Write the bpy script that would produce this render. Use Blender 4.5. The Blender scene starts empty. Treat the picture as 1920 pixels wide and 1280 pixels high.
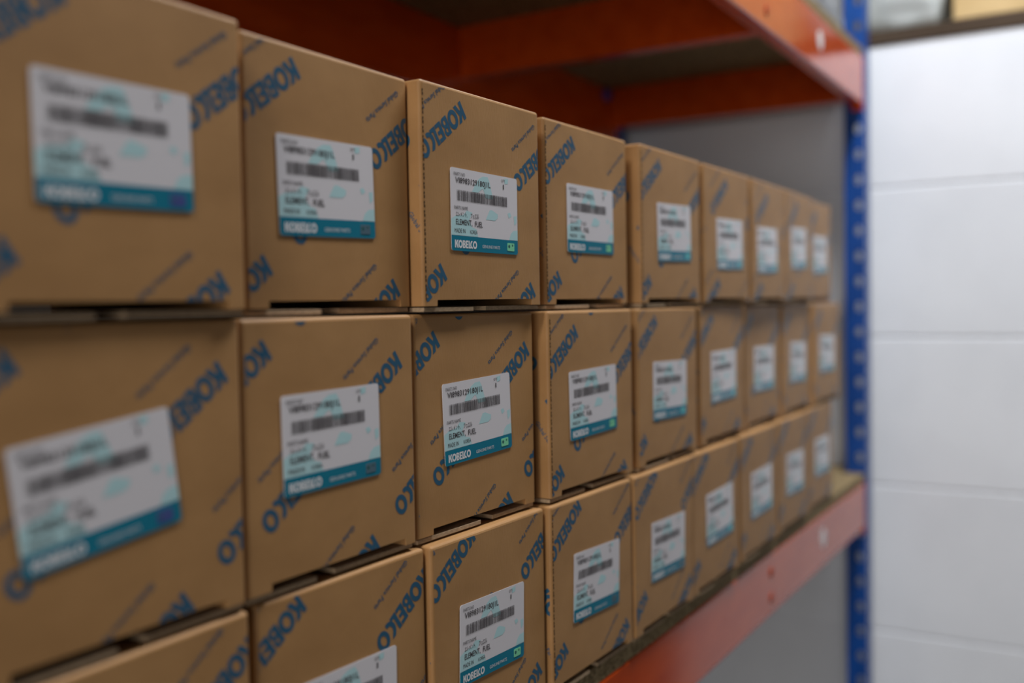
import bpy, bmesh, math, random
from mathutils import Vector, Matrix

random.seed(7)
scene = bpy.context.scene
COL = scene.collection

# ------------------------------------------------------------------ camera
# x runs along the shelf, y into the shelf (box fronts near y = 0), z up (z = 0 is the top of the lower shelf board)
CAM = Vector((0.0, -0.42157, 0.34355))
RIGHT = Vector((0.51417831, -0.8575099, -0.01724627))
UP = Vector((0.03901992, 0.00330044, 0.99923298))
FWD = Vector((0.85679526, 0.51445687, -0.03515698))
cam_data = bpy.data.cameras.new('camera')
cam_data.sensor_width = 36.0
cam_data.lens = 1875.8 / 1920 * 36
cam_data.clip_start = 0.02
cam_data.dof.use_dof = True
cam_data.dof.focus_distance = 0.79
cam_data.dof.aperture_fstop = 2.4
cam = bpy.data.objects.new('camera', cam_data)
COL.objects.link(cam)
M = Matrix((RIGHT, UP, -FWD)).transposed().to_4x4()
M.translation = CAM
cam.matrix_world = M
scene.camera = cam

# ------------------------------------------------------------------ world and light
world = bpy.data.worlds.new('world')
scene.world = world
world.use_nodes = True
bg = world.node_tree.nodes['Background']
bg.inputs['Color'].default_value = (0.80, 0.88, 1.0, 1)
bg.inputs['Strength'].default_value = 0.08


def area_light(name, loc, target, sx, sy, power, color):
    d = bpy.data.lights.new(name, 'AREA')
    d.shape = 'RECTANGLE'
    d.size, d.size_y = sx, sy
    d.energy = power
    d.color = color
    o = bpy.data.objects.new(name, d)
    COL.objects.link(o)
    o.location = loc
    o.rotation_euler = (Vector(target) - Vector(loc)).to_track_quat('-Z', 'Y').to_euler()
    return o


# light added at the aisle's unseen end, and two ceiling fittings over the aisle
area_light('added_end_light', (-5.08, -1.62, 0.30), (0, -1.62, 0.30), 2.5, 2.4, 118, (1.0, 0.97, 0.93))
area_light('ceiling_lamp_light', (1.40, -0.36, 1.93), (1.40, -0.36, 0), 0.9, 0.25, 54, (0.93, 0.96, 1.0))
area_light('ceiling_lamp_light', (-1.05, -0.30, 1.93), (-1.05, -0.30, 0), 0.9, 0.25, 40, (1.0, 0.95, 0.88))

vs = scene.view_settings
vs.view_transform = 'Standard'
vs.look = 'None'
vs.exposure = -0.55
vs.gamma = 1.0
vs.use_curve_mapping = False
scene.cycles.use_denoising = True
scene.cycles.max_bounces = 8


# ------------------------------------------------------------------ materials
def mat(name, color, rough=0.6, spec=0.5, metal=0.0, coat=0.0):
    m = bpy.data.materials.new(name)
    m.use_nodes = True
    b = m.node_tree.nodes['Principled BSDF']
    b.inputs['Base Color'].default_value = (*color, 1)
    b.inputs['Roughness'].default_value = rough
    b.inputs['Specular IOR Level'].default_value = spec
    b.inputs['Metallic'].default_value = metal
    b.inputs['Coat Weight'].default_value = coat
    return m


def add_noise(m, c1, c2, scale=(20, 20, 20), detail=4, bump=0.0, bscale=None, lo=0.35, hi=0.65):
    nt = m.node_tree
    b = nt.nodes['Principled BSDF']
    tc = nt.nodes.new('ShaderNodeTexCoord')
    mp = nt.nodes.new('ShaderNodeMapping')
    mp.inputs['Scale'].default_value = scale
    nt.links.new(tc.outputs['Object'], mp.inputs['Vector'])
    n = nt.nodes.new('ShaderNodeTexNoise')
    n.inputs['Scale'].default_value = 1.0
    n.inputs['Detail'].default_value = detail
    nt.links.new(mp.outputs['Vector'], n.inputs['Vector'])
    r = nt.nodes.new('ShaderNodeValToRGB')
    r.color_ramp.elements[0].position = lo
    r.color_ramp.elements[1].position = hi
    r.color_ramp.elements[0].color = (*c1, 1)
    r.color_ramp.elements[1].color = (*c2, 1)
    nt.links.new(n.outputs['Fac'], r.inputs['Fac'])
    nt.links.new(r.outputs['Color'], b.inputs['Base Color'])
    if bump:
        n2 = nt.nodes.new('ShaderNodeTexNoise')
        n2.inputs['Scale'].default_value = 1.0
        n2.inputs['Detail'].default_value = 5
        mp2 = nt.nodes.new('ShaderNodeMapping')
        mp2.inputs['Scale'].default_value = bscale or scale
        nt.links.new(tc.outputs['Object'], mp2.inputs['Vector'])
        nt.links.new(mp2.outputs['Vector'], n2.inputs['Vector'])
        bp = nt.nodes.new('ShaderNodeBump')
        bp.inputs['Strength'].default_value = bump
        bp.inputs['Distance'].default_value = 0.001
        nt.links.new(n2.outputs['Fac'], bp.inputs['Height'])
        nt.links.new(bp.outputs['Normal'], b.inputs['Normal'])
    return m


CARD = add_noise(mat('cardboard', (0.45, 0.25, 0.12), 0.5, 0.4), (0.385, 0.202, 0.076), (0.455, 0.245, 0.096),
                 (14, 14, 22), 5, 0.25, (900, 900, 140))
CARD_EDGE = add_noise(mat('cardboard_edge', (0.4, 0.27, 0.16), 0.8, 0.2), (0.34, 0.24, 0.15), (0.46, 0.33, 0.21), (300, 300, 900), 2)
FLUTE = mat('flute_shadow_board', (0.07, 0.04, 0.02), 0.9, 0.1)
INK = mat('blue_ink', (0.026, 0.105, 0.185), 0.42, 0.45)
PAPER = mat('label_paper', (0.76, 0.73, 0.76), 0.24, 0.5)
TEAL = mat('label_teal', (0.012, 0.20, 0.30), 0.24, 0.5)
AQUA = mat('label_aqua', (0.50, 0.74, 0.77), 0.24, 0.5)
WHITEINK = mat('label_white_ink', (0.78, 0.80, 0.82), 0.24, 0.5)
BLACKINK = mat('label_black_ink', (0.095, 0.085, 0.09), 0.3, 0.45)
HOLO_G = mat('security_sticker_green', (0.25, 0.72, 0.42), 0.2, 0.6)
HOLO_P = mat('security_sticker_violet', (0.08, 0.10, 0.32), 0.2, 0.6)
HOLO_S = mat('security_sticker_slate', (0.10, 0.17, 0.22), 0.2, 0.6)
HOLO_C = mat('security_sticker_cyan', (0.12, 0.66, 0.72), 0.2, 0.6)
HOLO_M = mat('security_sticker_mark', (0.03, 0.12, 0.12), 0.3, 0.5)
ORANGE = add_noise(mat('orange_paint', (0.62, 0.075, 0.006), 0.14, 0.6), (0.55, 0.060, 0.005), (0.64, 0.080, 0.007), (9, 30, 30), 3, 0.06, (60, 200, 200))
BLUE = add_noise(mat('blue_paint', (0.002, 0.056, 0.27), 0.32, 0.45), (0.002, 0.050, 0.24), (0.003, 0.062, 0.30), (40, 40, 12), 3)
CHIP = add_noise(mat('chipboard', (0.36, 0.27, 0.15), 0.8, 0.2), (0.15, 0.10, 0.045), (0.40, 0.30, 0.16), (160, 160, 260), 6, 0.3, (400, 400, 400))
VIOLET = mat('violet_cap', (0.09, 0.08, 0.42), 0.4, 0.4)
STEEL = mat('zinc_bolt', (0.62, 0.62, 0.64), 0.3, 0.5, 1.0)
WHITESPOT = mat('white_spot', (0.85, 0.85, 0.86), 0.4, 0.4)
WALLP = add_noise(mat('painted_block', (0.79, 0.815, 0.86), 0.75, 0.25), (0.755, 0.78, 0.825), (0.81, 0.835, 0.88), (5, 5, 5), 4, 0.35, (120, 120, 120))
MORTAR = add_noise(mat('painted_mortar', (0.76, 0.785, 0.83), 0.85, 0.2), (0.73, 0.75, 0.79), (0.79, 0.81, 0.85), (30, 30, 30), 4)
TIMBER = add_noise(mat('dark_timber', (0.06, 0.042, 0.03), 0.9, 0.12), (0.045, 0.031, 0.021), (0.085, 0.06, 0.042), (60, 5, 60), 5, 0.3)
RAWBLOCK = add_noise(mat('raw_block', (0.20, 0.18, 0.165), 0.9, 0.2), (0.16, 0.145, 0.13), (0.24, 0.22, 0.20), (6, 6, 6), 5, 0.4, (80, 80, 80))
BOLTP = mat('bolt_paint', (0.42, 0.06, 0.015), 0.6, 0.3)
FLOORM = add_noise(mat('concrete_floor', (0.15, 0.14, 0.13), 0.55, 0.4), (0.12, 0.11, 0.10), (0.18, 0.17, 0.155), (3, 3, 3), 6)
CEILM = add_noise(mat('ceiling_board', (0.28, 0.28, 0.28), 0.85, 0.2), (0.26, 0.26, 0.26), (0.30, 0.30, 0.30), (2, 2, 2), 3)
DOORM = add_noise(mat('dark_door', (0.055, 0.05, 0.05), 0.5, 0.4), (0.045, 0.042, 0.042), (0.065, 0.06, 0.058), (4, 4, 20), 3)
FILM = add_noise(mat('plastic_film', (0.50, 0.54, 0.53), 0.25, 0.5), (0.22, 0.22, 0.19), (0.60, 0.65, 0.65), (14, 14, 18), 3, 0.5, (40, 40, 40), 0.30, 0.42)
KRAFT = add_noise(mat('pale_kraft', (0.56, 0.40, 0.19), 0.7, 0.3), (0.50, 0.35, 0.16), (0.61, 0.44, 0.22), (10, 10, 20), 4)
SACK = add_noise(mat('white_sack', (0.68, 0.69, 0.72), 0.5, 0.3), (0.60, 0.62, 0.66), (0.74, 0.75, 0.78), (16, 16, 16), 3, 0.4)
TAPE = mat('brown_tape', (0.34, 0.21, 0.085), 0.25, 0.5)
LAMPW = mat('lamp_white_steel', (0.8, 0.8, 0.8), 0.4, 0.4)
LAMPD = mat('lamp_diffuser', (0.9, 0.9, 0.9), 0.5, 0.3)
_e = LAMPD.node_tree.nodes['Principled BSDF']
_e.inputs['Emission Color'].default_value = (0.95, 0.97, 1, 1)
_e.inputs['Emission Strength'].default_value = 4.0


# ------------------------------------------------------------------ mesh helpers
def link(name, me, m, parent=None, loc=None):
    o = bpy.data.objects.new(name, me)
    COL.objects.link(o)
    if m and not me.materials:
        me.materials.append(m)
    if parent:
        o.parent = parent
    if loc is not None:
        o.location = loc
    return o


def tag(o, label, cat, group=None):
    o['label'] = label
    o['category'] = cat
    if group:
        o['group'] = group
    return o


def struct(o, label=None):
    o['kind'] = 'structure'
    if label:
        o['label'] = label
    return o


def empty(name, loc=(0, 0, 0), rz=0.0):
    o = bpy.data.objects.new(name, None)
    COL.objects.link(o)
    o.location = loc
    o.rotation_euler = (0, 0, rz)
    o.empty_display_size = 0.05
    return o


def bm_box(bm, x0, x1, y0, y1, z0, z1):
    v = [bm.verts.new(p) for p in ((x0, y0, z0), (x1, y0, z0), (x1, y1, z0), (x0, y1, z0),
                                   (x0, y0, z1), (x1, y0, z1), (x1, y1, z1), (x0, y1, z1))]
    for f in ((3, 2, 1, 0), (4, 5, 6, 7), (0, 1, 5, 4), (1, 2, 6, 5), (2, 3, 7, 6), (3, 0, 4, 7)):
        bm.faces.new([v[i] for i in f])


def finish(bm, name, bevel=0.0, seg=2, smooth=False):
    if bevel:
        bmesh.ops.bevel(bm, geom=list(bm.edges), offset=bevel, segments=seg, profile=0.5, affect='EDGES', clamp_overlap=True)
    bmesh.ops.recalc_face_normals(bm, faces=bm.faces)
    me = bpy.data.meshes.new(name)
    bm.to_mesh(me)
    bm.free()
    if smooth:
        for p in me.polygons:
            p.use_smooth = True
    return me


def box_mesh(name, x0, x1, y0, y1, z0, z1, bevel=0.0, seg=2):
    bm = bmesh.new()
    bm_box(bm, x0, x1, y0, y1, z0, z1)
    return finish(bm, name, bevel, seg)


def extrude_poly(name, pts, axis, a, b, bevel=0.0):
    """polygon pts given in the two other axes, extruded along axis from a to b"""
    bm = bmesh.new()

    def P(p, t):
        return {'x': (t, p[0], p[1]), 'y': (p[0], t, p[1]), 'z': (p[0], p[1], t)}[axis]
    A = [bm.verts.new(P(p, a)) for p in pts]
    B = [bm.verts.new(P(p, b)) for p in pts]
    n = len(pts)
    bm.faces.new(A)
    bm.faces.new(B[::-1])
    for i in range(n):
        bm.faces.new((A[i], B[i], B[(i + 1) % n], A[(i + 1) % n]))
    return finish(bm, name, bevel)


def cyl_mesh(name, r, h, axis='y', n=16, dome=0.0):
    bm = bmesh.new()
    rings = [(r, 0), (r, h * 0.7), (r * 0.72, h)]
    vs_ = []
    for rr, t in rings:
        ring = []
        for i in range(n):
            a = 2 * math.pi * i / n
            c, s = rr * math.cos(a), rr * math.sin(a)
            ring.append(bm.verts.new({'y': (c, -t, s), 'x': (-t, c, s), 'z': (c, s, t)}[axis]))
        vs_.append(ring)
    for k in range(2):
        for i in range(n):
            bm.faces.new((vs_[k][i], vs_[k][(i + 1) % n], vs_[k + 1][(i + 1) % n], vs_[k + 1][i]))
    bm.faces.new(vs_[0])
    bm.faces.new(vs_[2])
    return finish(bm, name)


# ------------------------------------------------------------------ flat lettering: triangles in 2D
def mesh_tris(ob):
    dg = bpy.context.evaluated_depsgraph_get()
    me = bpy.data.meshes.new_from_object(ob.evaluated_get(dg))
    bm = bmesh.new()
    bm.from_mesh(me)
    bmesh.ops.triangulate(bm, faces=bm.faces)
    tr = [[(v.co.x, v.co.y) for v in f.verts] for f in bm.faces]
    bm.free()
    bpy.data.meshes.remove(me)
    return tr


def fill_polys(polys):
    cu = bpy.data.curves.new('glyph', 'CURVE')
    cu.dimensions = '2D'
    cu.fill_mode = 'BOTH'
    for pts in polys:
        sp = cu.splines.new('POLY')
        sp.points.add(len(pts) - 1)
        for i, p in enumerate(pts):
            sp.points[i].co = (p[0], p[1], 0, 1)
        sp.use_cyclic_u = True
    ob = bpy.data.objects.new('glyph', cu)
    COL.objects.link(ob)
    tr = mesh_tris(ob)
    bpy.data.objects.remove(ob)
    bpy.data.curves.remove(cu)
    return tr


def text_tris(s, res=2, bold=0.0):
    cu = bpy.data.curves.new('text', 'FONT')
    cu.body = s
    cu.resolution_u = res
    cu.offset = bold
    ob = bpy.data.objects.new('text', cu)
    COL.objects.link(ob)
    tr = mesh_tris(ob)
    bpy.data.objects.remove(ob)
    bpy.data.curves.remove(cu)
    return tr


def bounds(tr):
    xs = [p[0] for t in tr for p in t]
    ys = [p[1] for t in tr for p in t]
    return min(xs), max(xs), min(ys), max(ys)


def fit_to(tr, x0, y0, w, h):
    """scale triangles into the rectangle whose lower left corner is (x0, y0)"""
    a, b, c, d = bounds(tr)
    sx, sy = w / (b - a), h / (d - c)
    return [[(x0 + (p[0] - a) * sx, y0 + (p[1] - c) * sy) for p in t] for t in tr]


def ell(cx, cy, rx, ry, n=28):
    return [(cx + rx * math.cos(2 * math.pi * i / n), cy + ry * math.sin(2 * math.pi * i / n)) for i in range(n)]


def arc(cx, cy, rx, ry, a0, a1, n=14):
    return [(cx + rx * math.cos(math.radians(a0 + (a1 - a0) * i / n)), cy + ry * math.sin(math.radians(a0 + (a1 - a0) * i / n)))
            for i in range(n + 1)]


def logo_tris():
    """the heavy KOBELCO wordmark, cap height 1, length about 4.62"""
    T = []
    # K
    T += fill_polys([[(0, 0), (.24, 0), (.24, .34), (.33, .44), (.50, 0), (.76, 0), (.50, .62), (.74, 1), (.46, 1), (.24, .64), (.24, 1), (0, 1)]])
    # O
    T += fill_polys([ell(1.13, .5, .44, .515), ell(1.13, .5, .20, .275)])
    # B
    T += fill_polys([[(1.60, 0), (1.95, 0)] + arc(1.95, .27, .24, .27, -90, 62, 8) + arc(1.93, .75, .22, .25, -48, 90, 8) + [(1.60, 1)],
                     [(1.83, .18), (1.93, .18)] + arc(1.93, .29, .07, .11, -90, 90, 6) + [(1.83, .40)],
                     [(1.83, .61), (1.92, .61)] + arc(1.92, .715, .06, .105, -90, 90, 6) + [(1.83, .82)]])
    # E
    T += fill_polys([[(2.23, 0), (2.76, 0), (2.76, .21), (2.46, .21), (2.46, .40), (2.70, .40), (2.70, .60), (2.46, .60), (2.46, .79), (2.76, .79), (2.76, 1), (2.23, 1)]])
    # L running into C
    T += fill_polys([[(2.81, 0), (3.28, 0), (3.28, .21), (3.04, .21), (3.04, 1), (2.81, 1)]])
    T += fill_polys([arc(3.60, .5, .46, .515, 128, 262, 14) + [(3.62, -.015), (3.70, .02), (3.66, .24)] + arc(3.60, .5, .22, .275, 250, 130, 12)
                     + [(3.54, .80), (3.66, .98), (3.40, 1.0)]])
    # O
    T += fill_polys([ell(4.16, .5, .44, .515), ell(4.16, .5, .20, .275)])
    return T


LOGO = logo_tris()
GSP = text_tris('Global Service Parts', 1, 0.012)


def clip_poly(poly, x0, x1, y0, y1):
    for ax, lim, sgn in ((0, x0, 1), (0, x1, -1), (1, y0, 1), (1, y1, -1)):
        out = []
        n = len(poly)
        for i in range(n):
            a, b = poly[i], poly[(i + 1) % n]
            da, db = sgn * (a[ax] - lim), sgn * (b[ax] - lim)
            if da >= 0:
                out.append(a)
            if (da >= 0) != (db >= 0):
                t = da / (da - db)
                out.append((a[0] + (b[0] - a[0]) * t, a[1] + (b[1] - a[1]) * t))
        poly = out
        if len(poly) < 3:
            return None
    return poly


def clip_tris(tris, rect):
    x0, x1, y0, y1 = rect
    out = []
    for t in tris:
        xs = [p[0] for p in t]
        ys = [p[1] for p in t]
        if max(xs) <= x0 or min(xs) >= x1 or max(ys) <= y0 or min(ys) >= y1:
            continue
        if min(xs) >= x0 and max(xs) <= x1 and min(ys) >= y0 and max(ys) <= y1:
            out.append(t)
            continue
        q = clip_poly(t, x0, x1, y0, y1)
        if q:
            out.append(q)
    return out


def flat_mesh(name, polys, place):
    """polys in 2D, place maps (u, v) to 3D"""
    verts, faces = [], []
    for q in polys:
        i = len(verts)
        verts += [place(*p) for p in q]
        faces.append(list(range(i, i + len(q))))
    me = bpy.data.meshes.new(name)
    me.from_pydata(verts, [], faces)
    return me


# lattice of the printed wordmark on the box board (metres, face coordinates; z from the box base)
LA = (0.1263, -0.0126)
LB = (-0.0285, -0.1236)
ANG = math.radians(180 + 35.5)


def lattice(phase, rect, ang=ANG):
    x0, x1, y0, y1 = rect
    polys = []
    ca, sa = math.cos(ang), math.sin(ang)
    rot = ang - ANG
    cr, sr = math.cos(rot), math.sin(rot)
    cap = 0.0146
    a, b, c, d = bounds(GSP)
    gs = 0.0435 / (b - a)
    for i in range(-3, 4):
        for j in range(-3, 4):
            for s in (0.0, 0.5):
                ox = LA[0] * (i + s) + LB[0] * (j + s)
                oy = LA[1] * (i + s) + LB[1] * (j + s)
                ox, oy = phase[0] + ox * cr - oy * sr, phase[1] + ox * sr + oy * cr
                if not (x0 - .09 < ox < x1 + .09 and y0 - .09 < oy < y1 + .09):
                    continue
                # wordmark: reference point is the middle of the K stem
                def tf(p):
                    u, v = (p[0] - .10) * cap, (p[1] - .5) * cap
                    return (ox + u * ca - v * sa, oy + u * sa + v * ca)
                polys += clip_tris([[tf(p) for p in t] for t in LOGO], rect)

                def tg(p):
                    u, v = (p[0] - a) * gs, (p[1] - (c + d) / 2) * gs * 1.1
                    # the small line starts to the upper left of the K
                    gx, gy = -0.0215, 0.0155
                    gx, gy = gx * cr - gy * sr, gx * sr + gy * cr
                    return (ox + gx + u * ca - v * sa, oy + gy + u * sa + v * ca)
                polys += clip_tris([[tg(p) for p in t] for t in GSP], rect)
    return polys


# ------------------------------------------------------------------ the setting
FLOOR_Z, CEIL_Z = -1.05, 1.98
WX = 2.150          # face of the end wall
struct(link('floor', box_mesh('floor', -5.6, 3.6, -3.2, 1.2, FLOOR_Z - .08, FLOOR_Z), FLOORM))
struct(link('ceiling', box_mesh('ceiling', -5.6, 3.6, -3.2, 1.2, CEIL_Z, CEIL_Z + .08), CEILM))
struct(link('wall_back', box_mesh('wall_back', -5.6, 3.6, .60, .72, FLOOR_Z, CEIL_Z), RAWBLOCK))
# unseen wall at the aisle's end, its opening made for the added light
bm = bmesh.new()
bm_box(bm, -5.25, -5.1, -3.2, -2.98, FLOOR_Z, CEIL_Z)
bm_box(bm, -5.25, -5.1, -0.02, .60, FLOOR_Z, CEIL_Z)
bm_box(bm, -5.25, -5.1, -2.98, -0.02, 1.62, CEIL_Z)
struct(link('wall_front', finish(bm, 'wall_front'), WALLP))

# end wall: painted blocks on a mortar core
core = struct(link('wall_end', box_mesh('wall_core', WX + .0025, WX + .14, -.44, .596, FLOOR_Z, .888), MORTAR))
CH = 0.3045
z_joint = 0.572
blocks = {}
k0 = math.floor((FLOOR_Z - z_joint) / CH)
for k in range(k0, 2):
    zb = max(z_joint + k * CH, FLOOR_Z) + .0018
    zt = min(z_joint + (k + 1) * CH, .888) - .0018
    if zt - zb < .02:
        continue
    off = 0.012 if k % 2 == 0 else -0.288
    cuts = [-.44] + [off + .6 * i for i in range(-3, 4) if -.43 < off + .6 * i < .586] + [.596]
    for a, b in zip(cuts, cuts[1:]):
        key = (round(b - a, 4), round(zt - zb, 4))
        if key not in blocks:
            blocks[key] = box_mesh('block', 0, .1, .0015, b - a - .0015, 0, zt - zb, .003, 2)
        link('block', blocks[key], WALLP, core, (WX, a, zb))
# dark side door beyond the wall's free end
dr = struct(link('door_1', box_mesh('door', WX + .03, WX + .08, -1.62, -.50, FLOOR_Z, 1.1, .003), DOORM))
for zz in (-.35, .25, .8):
    link('door_panel', box_mesh('door_panel', WX + .022, WX + .032, -1.5, -.62, zz - .2, zz + .2, .006), DOORM, dr)
link('door_handle', box_mesh('door_handle', WX - .02, WX + .03, -.60, -.56, -.08, .06, .006), STEEL, dr)
struct(link('trim_1', box_mesh('door_post', WX, WX + .12, -.50, -.44, FLOOR_Z, 1.14, .003), TIMBER))
struct(link('trim_2', box_mesh('wall_plate', WX - .004, WX + .75, -.50, .596, .858, .889, .003), TIMBER), 'dark timber plate along the top of the white block wall')
struct(link('wall_right', box_mesh('wall_right', WX + .75, WX + .87, -3.2, .60, FLOOR_Z, CEIL_Z), RAWBLOCK))


# ceiling fittings over the aisle
for x, ly, lab in ((1.40, -.36, 'white ceiling light fitting over the aisle beside the block wall'), (-1.05, -.30, 'white ceiling light fitting over the aisle away from the block wall')):
    t = tag(empty('ceiling_light', (x, ly, CEIL_Z)), lab, 'light', 'ceiling fittings over the aisle')
    link('housing', extrude_poly('housing', [(-.14, 0), (.14, 0), (.16, -.03), (-.16, -.03)], 'x', -.5, .5), LAMPW, t)
    link('diffuser', box_mesh('diffuser', -.47, .47, -.135, .135, -.042, -.030, .004), LAMPD, t)

# ------------------------------------------------------------------ the rack
BX0, BX1 = -0.39, 2.052         # beams run between the uprights
Y0, Y1 = -0.002, 0.566


def beam(name, y_out, y_in, ztop, label, group, front, bh=.090):
    t = tag(empty(name, (BX0, (y_out + y_in) / 2, ztop - bh)), label, 'beam', group)
    loc = t.location
    s = 1 if y_in > y_out else -1
    # rectangular tube with a folded lip under the board
    yo, yi = y_out - loc.y, y_in - loc.y
    pts = [(yo, 0), (yi, 0), (yi, bh), (yo, bh)]
    o = link('rail', extrude_poly('rail', pts, 'x', 0.004, BX1 - BX0 - .004, .0035), ORANGE, t)
    for p in o.data.polygons:
        p.use_smooth = False
    for xe in (0.0, BX1 - BX0 - .004):
        e = link('end_plate', box_mesh('end_plate', xe, xe + .004, min(yo, yi), max(yo, yi), -.012, bh + .004, .001), ORANGE, t)
        for k in range(2):
            link('hook', box_mesh('hook', xe - .003 if xe == 0 else xe + .003, xe + .001 if xe == 0 else xe + .007, (yo + yi) / 2 - .006, (yo + yi) / 2 + .006, .012 + .05 * k, .030 + .05 * k, .001), STEEL, e)
    if front:
        for zz in (.063, .026):
            link('bolt_head', cyl_mesh('bolt_head', .0075, .0018), BOLTP, t, (1.412 - BX0, yo, zz))
        link('round_white_spot', cyl_mesh('round_white_spot', .016, .0006, n=24), WHITESPOT, t, (1.715 - BX0, yo, .050))  # small white disc on the beam's front face
    return t


ZL, ZU = -0.018, 0.818          # beam tops of the lower and the upper shelf
beam('front_beam', Y0, .021, ZL, 'glossy orange front beam under the cardboard boxes', 'front beams of the rack', True)
beam('front_beam', Y0, .021, ZU, 'glossy orange front beam of the shelf above the boxes', 'front beams of the rack', True)
beam('back_beam', Y1, .528, ZL, 'orange back beam of the lower shelf behind the boxes', 'back beams of the rack', False)
UB = beam('back_beam', Y1, .528, ZU, 'orange back beam of the upper shelf seen over the box tops', 'back beams of the rack', False, .122)
link('blue_cap', cyl_mesh('blue_cap', .013, .010), VIOLET, UB, (1.996 - BX0, .5275 - UB.location.y, .104))

# cross ties under the boards
tie_me = extrude_poly('tie', [(0, 0), (.030, 0), (.030, .003), (.003, .003), (.003, .083), (.030, .083), (.030, .086), (0, .086)], 'y', .0215, .5275)
place_words = {0: 'fifth from the end wall', 1: 'fourth from the end wall', 2: 'third from the end wall', 3: 'second from the end wall', 4: 'closest to the end wall'}
for z, w in ((ZL, 'lower'), (ZU, 'upper')):
    for i, x in enumerate((-.385, .19, .81, 1.428, 2.018)):
        tie = link('cross_tie', tie_me, ORANGE, None, (x, 0, z - .0862))
        tag(tie, 'orange cross tie under the %s shelf board, %s' % (w, place_words[i]), 'cross tie', 'cross ties under the shelf boards')
for z, lab in ((0.0, 'chipboard shelf board carrying the stacked boxes'), (.8362, 'chipboard shelf board above the boxes, pale front edge')):
    tag(link('shelf_board', extrude_poly('shelf_board', [(BX0 + .002, Y0 + .001), (BX1 - .002, Y0 + .001), (BX1 - .002, .046), (BX1 + .088, .046), (BX1 + .088, .518), (BX1 - .002, .518), (BX1 - .002, Y1 - .001), (BX0 + .002, Y1 - .001)], 'z', -.018, -.0003), CHIP, None, (0, 0, z)), lab, 'shelf board', 'chipboard shelf boards')  # board ends lengthened toward the wall to block a light leak
# unseen empty bay added to the rack to block stray light
NX1 = BX0 - .062
NX0 = NX1 - (BX1 - BX0)
for z, w in ((ZL, 'lower'), (ZU, 'upper')):
    for yo, yi, fb in ((Y0, .021, 'front'), (Y1, .528, 'back')):
        o = beam(fb + '_beam', yo, yi, z, 'orange %s beam of the %s shelf in the added light-blocking bay' % (fb, w), fb + ' beams of the rack', False)
        o.location.x = NX0
    tag(link('shelf_board', box_mesh('shelf_board', NX0 + .002, NX1 - .002, Y0 + .001, Y1 - .001, -.018, -.0003, .001), CHIP, None, (0, 0, z + .0182)),
        'chipboard %s shelf board of the added light-blocking bay' % w, 'shelf board', 'chipboard shelf boards')


def perforated_strip(bm, place, width, z0, z1, pitch, hw, hh, cu):
    """flat strip with rounded slots; place(u, z) gives the point"""
    def quad(*p):
        bm.faces.new([bm.verts.new(place(*q)) for q in p])
    n = int((z1 - z0) / pitch)
    quad((0, z0), (cu - hw, z0), (cu - hw, z0 + n * pitch), (0, z0 + n * pitch))
    quad((cu + hw, z0), (width, z0), (width, z0 + n * pitch), (cu + hw, z0 + n * pitch))
    for i in range(n):
        a = z0 + i * pitch
        c = a + pitch / 2
        ring = []
        for kk in range(12):
            t = 2 * math.pi * (kk + .5) / 12
            ring.append((cu + hw * max(-1, min(1, 1.02 * math.cos(t))), c + hh * math.sin(t)))
        low = [p for p in ring if p[1] < c]
        low.sort()
        up = [p for p in ring if p[1] >= c]
        up.sort()
        quad((cu - hw, a), (cu + hw, a), (cu + hw, c), *low[::-1], (cu - hw, c))
        quad((cu - hw, c), *up, (cu + hw, c), (cu + hw, a + pitch), (cu - hw, a + pitch))


def upright_mesh(dirx, diry):
    """C section upright; the perforated web stands at x = 0 and faces the bay"""
    bm = bmesh.new()
    z0, z1 = FLOOR_Z + .006, FLOOR_Z + .006 + 50 * .05
    w = .040
    perforated_strip(bm, lambda u, z: (0, u * diry, z), w, z0, z1, .05, .0064, .0105, .0130)
    fw = .040
    for yy in (0, w * diry):
        v = [bm.verts.new(p) for p in ((0, yy, z0), (fw * dirx, yy, z0), (fw * dirx, yy, z1), (0, yy, z1))]
        bm.faces.new(v)
        lip = .010 * diry * (1 if yy == 0 else -1)
        v = [bm.verts.new(p) for p in ((fw * dirx, yy, z0), (fw * dirx, yy + lip, z0), (fw * dirx, yy + lip, z1), (fw * dirx, yy, z1))]
        bm.faces.new(v)
    bmesh.ops.remove_doubles(bm, verts=bm.verts, dist=.00005)
    bmesh.ops.recalc_face_normals(bm, faces=bm.faces)
    bmesh.ops.solidify(bm, geom=list(bm.faces), thickness=.0016)
    return finish(bm, 'post')


def upright(x, y, dirx, diry, label):
    t = tag(empty('rack_upright', (x, y, FLOOR_Z)), label, 'upright', 'blue uprights of the rack')
    me = upright_mesh(dirx, diry)
    link('post', me, BLUE, t, (0, 0, -FLOOR_Z))
    a, b = sorted((-.006 * dirx, .056 * dirx))
    c, d_ = sorted((-.006 * diry, .046 * diry))
    link('foot_plate', box_mesh('foot_plate', a, b, c, d_, 0, .006, .001), BLUE, t)
    return t


UXR, UXL = BX1 + .004, BX0 - .004
UX2 = NX0 - .004
upright(UXR, Y0 - .002, 1, 1, 'blue perforated front upright beside the white end wall')
upright(UXR, Y1 + .002, 1, -1, 'blue perforated rear upright in the corner by the end wall')
upright(UXL, Y0 - .002, -1, 1, 'blue perforated front upright between the two bays')
upright(UXL, Y1 + .002, -1, -1, 'blue perforated rear upright between the two bays')
upright(UX2, Y0 - .002, -1, 1, 'blue perforated front upright at the far end of the added light-blocking bay')
upright(UX2, Y1 + .002, -1, -1, 'blue perforated rear upright at the far end of the added light-blocking bay')

# ------------------------------------------------------------------ labels on the boxes
LW, LH = 0.0925, 0.0625


def L2(u, v):
    """label fraction (u right, v down) to metres from the label centre"""
    return ((u - .5) * LW, (.5 - v) * LH)


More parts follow.
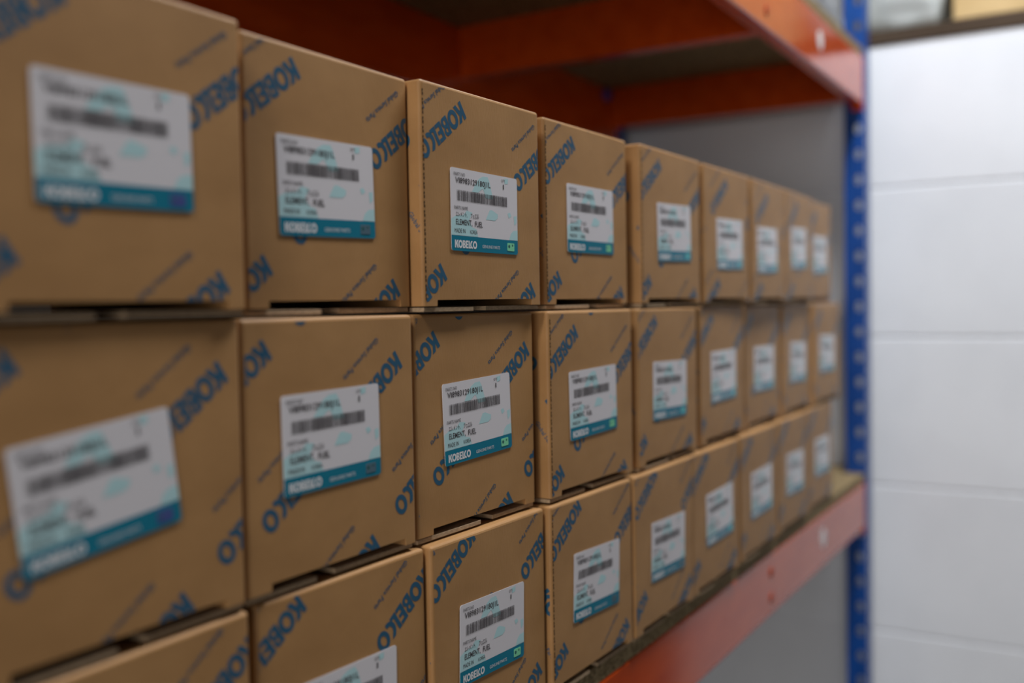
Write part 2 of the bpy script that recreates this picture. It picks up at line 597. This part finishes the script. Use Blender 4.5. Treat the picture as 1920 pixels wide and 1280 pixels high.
def ltext(s, u0, u1, v0, v1, bold=0.0):
    a = L2(u0, v1)
    return fit_to(text_tris(s, 2, bold), a[0], a[1], (u1 - u0) * LW, (v1 - v0) * LH)


def lpoly(pts):
    return [[L2(*p) for p in pts]]


def rrect(w, h, r, n=4):
    out = []
    for cx, cy, a0 in ((w / 2 - r, h / 2 - r, 0), (-w / 2 + r, h / 2 - r, 90), (-w / 2 + r, -h / 2 + r, 180), (w / 2 - r, -h / 2 + r, 270)):
        out += arc(cx, cy, r, r, a0, a0 + 90, n)
    return out


label_me = extrude_poly('label', rrect(LW, LH, .0022), 'y', -.0003, 0)
bandpts = [L2(1, .815), L2(0, .815)] + [p for p in rrect(LW, LH, .0022) if p[1] < 0]
band_me = flat_mesh('color_band', [bandpts], lambda u, v: (u, -.00040, v))
water = []
water += lpoly([(.30, .26), (.345, .17), (.40, .09), (.46, .05), (.535, .045), (.56, .10), (.60, .26), (.62, .315), (.50, .315), (.485, .25), (.46, .20), (.39, .26)])
water += lpoly([(.56, .46), (.596, .455), (.685, .50), (.68, .55), (.64, .585), (.50, .585), (.53, .52)])
water += lpoly([(.79, .03), (.855, .02), (.85, .085), (.80, .095)])
water += lpoly([(0, .62), (.06, .58), (.17, .56), (.22, .50), (.30, .52), (.25, .62), (.30, .70), (.36, .72), (.38, .812), (0, .812)])
water += lpoly([(.86, .812), (.89, .73), (.93, .69), (.999, .68), (.999, .812)])
water += lpoly([(.84, .47), (.88, .455), (.90, .50), (.86, .53)])
water += lpoly([(.94, .50), (.985, .49), (.985, .58), (.95, .62)])
water_me = flat_mesh('watermark', water, lambda u, v: (u, -.00038, v))
txt = []
txt += ltext('PARTS NO', .045, .20, .050, .092)
txt += ltext('VI8983129180J1L', .065, .575, .108, .200, .014)
txt += ltext('QTY', .745, .805, .040, .078)
txt += ltext('1', .770, .785, .105, .165, .01)
txt += ltext('PARTS NAME', .045, .235, .455, .498)
txt += ltext('\u30a8\u30ec\u30e1\u30f3\u30c8,', .065, .225, .525, .590, .012)
txt += ltext('\u30d5\u30e5\u30a8\u30eb', .275, .395, .530, .590, .012)
txt += ltext('ELEMENT,', .065, .295, .615, .695, .012)
txt += ltext('FUEL', .335, .45, .620, .690, .012)
txt += ltext('MADE IN', .045, .195, .728, .780)
txt += ltext('KOREA', .265, .37, .733, .780)
text_me = flat_mesh('printed_text', txt, lambda u, v: (u, -.00048, v))
rb = random.Random(3)
bars, u = [], .085
while u < .825:
    w = rb.choice((.004, .004, .0075, .010))
    bars += lpoly([(u, .262), (min(u + w, .83), .262), (min(u + w, .83), .39), (u, .39)])
    u += w + rb.choice((.0045, .006, .0085))
bar_me = flat_mesh('barcode', bars, lambda u, v: (u, -.00050, v))
a = L2(.045, .965)
brand = fit_to(LOGO, a[0], a[1], .315 * LW, .098 * LH)
brand += ltext('GENUINE PARTS', .44, .71, .905, .945)
brand_me = flat_mesh('brand_print', brand, lambda u, v: (u, -.00052, v))
hx, hz = L2(.885, .905)
sticker_me = extrude_poly('security_sticker', [(hx + p[0], hz + p[1]) for p in rrect(.0100, .0064, .0006, 2)], 'y', -.00062, -.0003)
marks = []
for (mx, mz, r) in ((-.0028, .0004, .0014), (.0022, .0014, .0009)):
    marks += [[(hx + mx + p[0], hz + mz + p[1]) for p in ell(0, 0, r, r, 10)]]
mark_me = flat_mesh('sticker_mark', marks, lambda u, v: (u, -.00066, v))


def add_label(box, x, z, ang, holo):
    lb = link('label', label_me, PAPER, box, (x, -.00035, z))
    lb.rotation_euler = (0, -math.radians(ang), 0)
    lb['label'] = 'white and teal parts label with barcode'
    link('color_band', band_me, TEAL, lb)
    link('watermark', water_me, AQUA, lb)
    link('printed_text', text_me, BLACKINK, lb)
    link('barcode', bar_me, BLACKINK, lb)
    link('brand_print', brand_me, WHITEINK, lb)
    st = link('security_sticker', sticker_me.copy(), holo, lb)
    link('sticker_mark', mark_me, HOLO_M, lb)
    return lb


# ------------------------------------------------------------------ the boxes
BOXH = 0.1688
DEPTH = 0.162


def body_mesh(W, notch_l, notch_r):
    """carton body: front and back wall stop short between the corner tabs"""
    zb, zn = .0046, .0092
    h = W / 2
    pts = [(-h, zb), (-h + notch_l, zb), (-h + notch_l + .0004, zn), (h - notch_r - .0004, zn + .0004), (h - notch_r, zb), (h, zb), (h, BOXH), (-h, BOXH)]
    bm = bmesh.new()
    ys = (0.0, DEPTH)
    A = [bm.verts.new((p[0], ys[0], p[1])) for p in pts]
    B = [bm.verts.new((p[0], ys[1], p[1])) for p in pts]
    n = len(pts)
    fa = bm.faces.new(A)
    bm.faces.new(B[::-1])
    for i in range(n):
        bm.faces.new((A[i], B[i], B[(i + 1) % n], A[(i + 1) % n]))
    bm.verts.ensure_lookup_table()
    # round the long folds: vertical edges and the top rim
    ed = []
    for e in bm.edges:
        p, q = e.verts[0].co, e.verts[1].co
        if abs(p.z - BOXH) < 1e-6 and abs(q.z - BOXH) < 1e-6:
            ed.append(e)
        elif abs(p.x - q.x) < 1e-6 and abs(abs(p.x) - h) < 1e-6 and abs(p.y - q.y) < 1e-6:
            ed.append(e)
    bmesh.ops.bevel(bm, geom=ed, offset=.0026, segments=3, profile=.5, affect='EDGES')
    return finish(bm, 'carton')


flute_polys = []


def flute_mesh():
    """open corrugated edge of the carton's glued joint"""
    bm = bmesh.new()
    n = 46
    z = .008
    dz = (BOXH - .014) / n
    for i in range(n):
        a = z + i * dz
        if i % 2:
            pts = ((.0002, a), (.0017, a + dz * .15), (.0017, a + dz * .75), (.0002, a + dz * .6))
        else:
            pts = ((.0004, a + dz * .3), (.0019, a + dz * .2), (.0019, a + dz * .9), (.0004, a + dz))
        f = [bm.verts.new((p[0], 0, p[1])) for p in pts]
        bm.faces.new(f)
    return finish(bm, 'corrugated_edge')


FLUTES = flute_mesh()

ROW_WORD = {2: 'top row', 1: 'middle row', 0: 'bottom row'}
ORD = {1: 'ninth', 2: 'eighth', 3: 'seventh', 4: 'sixth', 5: 'fifth', 6: 'fourth', 7: 'third', 8: 'second', 9: 'nearest'}
# (row, place): x, y, yaw, width, label x, label z, label tilt, print phase, sticker, open joint
BOXES = {
    (0, 1): (.3341, .0097, .0024, .1625, -.002, .084, 0, (-.044, .161), HOLO_P, 0),
    (0, 2): (.5045, .0105, -.036, .1625, .000, .0775, -1, (-.044, .161), HOLO_S, 0),
    (0, 3): (.6697, .0018, -.0231, .1620, -.002, .084, -2.0, (-.029, .1685), HOLO_G, 0),
    (0, 4): (.8365, -.006, -.0200, .1621, .0035, .0855, -2.6, (-.030, .162), HOLO_S, 1),
    (0, 5): (1.0025, -.009, -.006, .1604, .0070, .081, -2.0, (-.026, .166), HOLO_S, 0),
    (0, 6): (1.1660, -.009, -.010, .1625, .0095, .085, 1.5, (-.032, .163), HOLO_C, 0),
    (0, 7): (1.3422, -.008, 0, .1627, .008, .084, 1.2, (-.036, .160), HOLO_C, 0),
    (0, 8): (1.5195, -.006, 0, .1626, .0068, .083, -1.6, (-.030, .165), HOLO_C, 0),
    (0, 9): (1.6960, -.003, 0, .1625, .009, .084, 0, (-.034, .162), HOLO_C, 0),
    (1, 1): (.3324, .0096, .0024, .1625, -.0144, .0869, 6.9, (-.060, .152), HOLO_P, 0),
    (1, 2): (.4977, .0105, -.0119, .1630, -.0047, .0907, .8, (-.0625, .150), HOLO_S, 0),
    (1, 3): (.6655, .0091, -.0357, .1640, -.0023, .0861, 2.2, (-.0557, .150), HOLO_G, 0),
    (1, 4): (.8435, -.004, -.0313, .1637, -.0012, .0833, 1.4, (-.034, .150), HOLO_G, 1),
    (1, 5): (1.0266, -.0055, -.0139, .1636, .0013, .0797, -1.3, (-.036, .156), HOLO_C, 0),
    (1, 6): (1.2108, -.0032, .0013, .1629, .0006, .0829, .6, (-.040, .156), HOLO_C, 0),
    (1, 7): (1.3922, .001, 0, .1629, .0026, .0802, -.5, (-.050, .154), HOLO_C, 0),
    (1, 8): (1.5702, .0012, .013, .1625, .0040, .0790, -1.6, (-.044, .152), HOLO_C, 0),
    (1, 9): (1.7418, -.004, -.0202, .1627, -.0025, .0845, -1.4, (-.040, .155), HOLO_C, 0),
    (2, 1): (.3336, .0046, .0012, .1625, -.0030, .0876, 1.0, (-.034, .156), HOLO_P, 0),
    (2, 2): (.5075, .0169, -.0021, .1611, -.0068, .0820, 1.5, (-.0351, .1545), HOLO_S, 0),
    (2, 3): (.6711, .0032, -.0331, .1632, -.0015, .0774, -.3, (-.0300, .1535), HOLO_G, 1),
    (2, 4): (.8523, .003, -.0245, .1638, .0030, .0835, .2, (-.030, .152), HOLO_G, 1),
    (2, 5): (1.0379, -.0065, -.0189, .1635, .0052, .0812, 1.6, (-.033, .152), HOLO_C, 1),
    (2, 6): (1.2173, -.0085, -.0163, .1627, .0065, .0767, 1.3, (-.004, .152), HOLO_C, 0),
    (2, 7): (1.3949, -.0087, .0068, .1623, -.0120, .0753, 1.5, (-.010, .150), HOLO_C, 0),
    (2, 8): (1.5601, -.0065, .0206, .1619, -.0070, .0850, 2.0, (-.012, .152), HOLO_C, 0),
    (2, 9): (1.7238, .0041, .001, .1623, .0023, .0813, 1.4, (-.020, .150), HOLO_C, 0),
}
for (row, i), (x, y, yaw, W, lx, lz, lang, phase, holo, joint) in sorted(BOXES.items()):
    t = empty('cardboard_box', (x, y, row * .17), yaw)
    if i == 9:
        where = '%s box nearest the blue front upright' % ROW_WORD[row]
    else:
        where = '%s box, %s from the blue front upright' % (ROW_WORD[row], ORD[i])
    tag(t, 'brown cardboard parts box with blue wordmarks, ' + where, 'box', 'stacked cardboard parts boxes')
    rr = random.Random(row * 20 + i)
    link('carton', body_mesh(W, .0175 + rr.uniform(-.002, .002), .014 + rr.uniform(-.002, .002)), CARD, t)
    h = W / 2
    gl = rr.uniform(-.012, .012)
    fr = rr.uniform(.0008, .0022)
    link('bottom_flap', box_mesh('bottom_flap', -h + .001, gl - .009, fr, DEPTH - .001, .0004, .0038, .0004), CARD_EDGE, t)
    link('bottom_flap', box_mesh('bottom_flap', gl + .009, h - .001, fr + .001, DEPTH - .001, .0008, .0042, .0004), CARD_EDGE, t)
    # blue print on the front and on the side facing away from the end wall
    pr = lattice(phase, (-h + .0022, h - .0022, .0095, BOXH - .0024))
    pr += [q for q in lattice(phase, (-h + .0022, -h + .0165, .0050, .0095))]
    pr += [q for q in lattice(phase, (h - .0130, h - .0022, .0050, .0095))]
    link('printed_lettering', flat_mesh('printed_lettering', pr, lambda u, v: (u, -.00012, v)), INK, t)
    sp = lattice((.071, .092) if (row, i) == (0, 4) else (.0835 + rr.uniform(-.002, .002), .0915 + rr.uniform(-.006, .006)), (-.08, .078, .006, BOXH - .0024), ANG + math.radians(90))
    link('side_lettering', flat_mesh('side_lettering', sp, lambda u, v: (-h - .00012, .0805 - u, v)), INK, t)
    if joint:
        link('corrugated_edge', FLUTES, FLUTE, t, (-h + .0012, -.00016, 0))
    add_label(t, lx, lz, lang, holo)

# ------------------------------------------------------------------ things stored on top of the end wall


def lumpy(name, x0, x1, y0, y1, z0, z1, amp, seed, cuts=10):
    bm = bmesh.new()
    bmesh.ops.create_cube(bm, size=1.0)
    bmesh.ops.subdivide_edges(bm, edges=bm.edges, cuts=cuts, use_grid_fill=True)
    from mathutils import noise
    off = Vector((seed * 3.1, seed * 1.7, seed))
    for v in bm.verts:
        p = v.co * 2
        q = Vector(p)
        # round the corners, keep the base flat
        k = max(abs(p.x), abs(p.y), abs(p.z))
        r = p.length
        q = p * (1 - .17 * (r - 1) / .73)
        n = noise.noise_vector(q * 1.9 + off) * amp
        q = q + n
        q.z = max(q.z, -1)
        if p.z <= -.99:
            q.z = -1
        v.co = Vector(((x0 + x1) / 2 + q.x * (x1 - x0) / 2, (y0 + y1) / 2 + q.y * (y1 - y0) / 2, z0 + (q.z + 1) * (z1 - z0) / 2))
    return finish(bm, name, smooth=True)


LZ = .8892
t = tag(empty('wrapped_bundle', (WX + .17, -.06, LZ)), 'grey bundle in clear plastic film on the timber wall plate', 'bundle')
link('film_wrap', lumpy('film_wrap', -.165, .16, -.078, .105, 0, .20, .08, 4), FILM, t)
link('tied_neck', lumpy('tied_neck', -.05, .05, -.03, .05, .17, .25, .2, 9, 5), FILM, t)
t = tag(empty('storage_carton', (WX + .17, -.306, LZ)), 'pale brown carton on the timber wall plate beside the wrapped bundle', 'box')
link('carton', box_mesh('carton', -.165, .165, -.20, .155, .0003, .24, .003), KRAFT, t)
link('packing_tape', box_mesh('packing_tape', -.1658, .1658, -.045, .005, .2, .2408, .0002), TAPE, t)
link('lid_flap', box_mesh('lid_flap', -.16, -.004, -.195, .15, .241, .2445, .001), KRAFT, t)
link('lid_flap', box_mesh('lid_flap', .004, .16, -.195, .15, .241, .2445, .001), KRAFT, t)
t = tag(empty('white_sack', (WX + .17, .20, LZ)), 'plump white sack on the timber wall plate behind the rack', 'sack')
link('sack_body', lumpy('sack_body', -.16, .16, -.085, .13, 0, .22, .14, 6), SACK, t)
link('sack_seam', box_mesh('sack_seam', -.12, .12, .01, .02, .196, .228, .003), SACK, t)
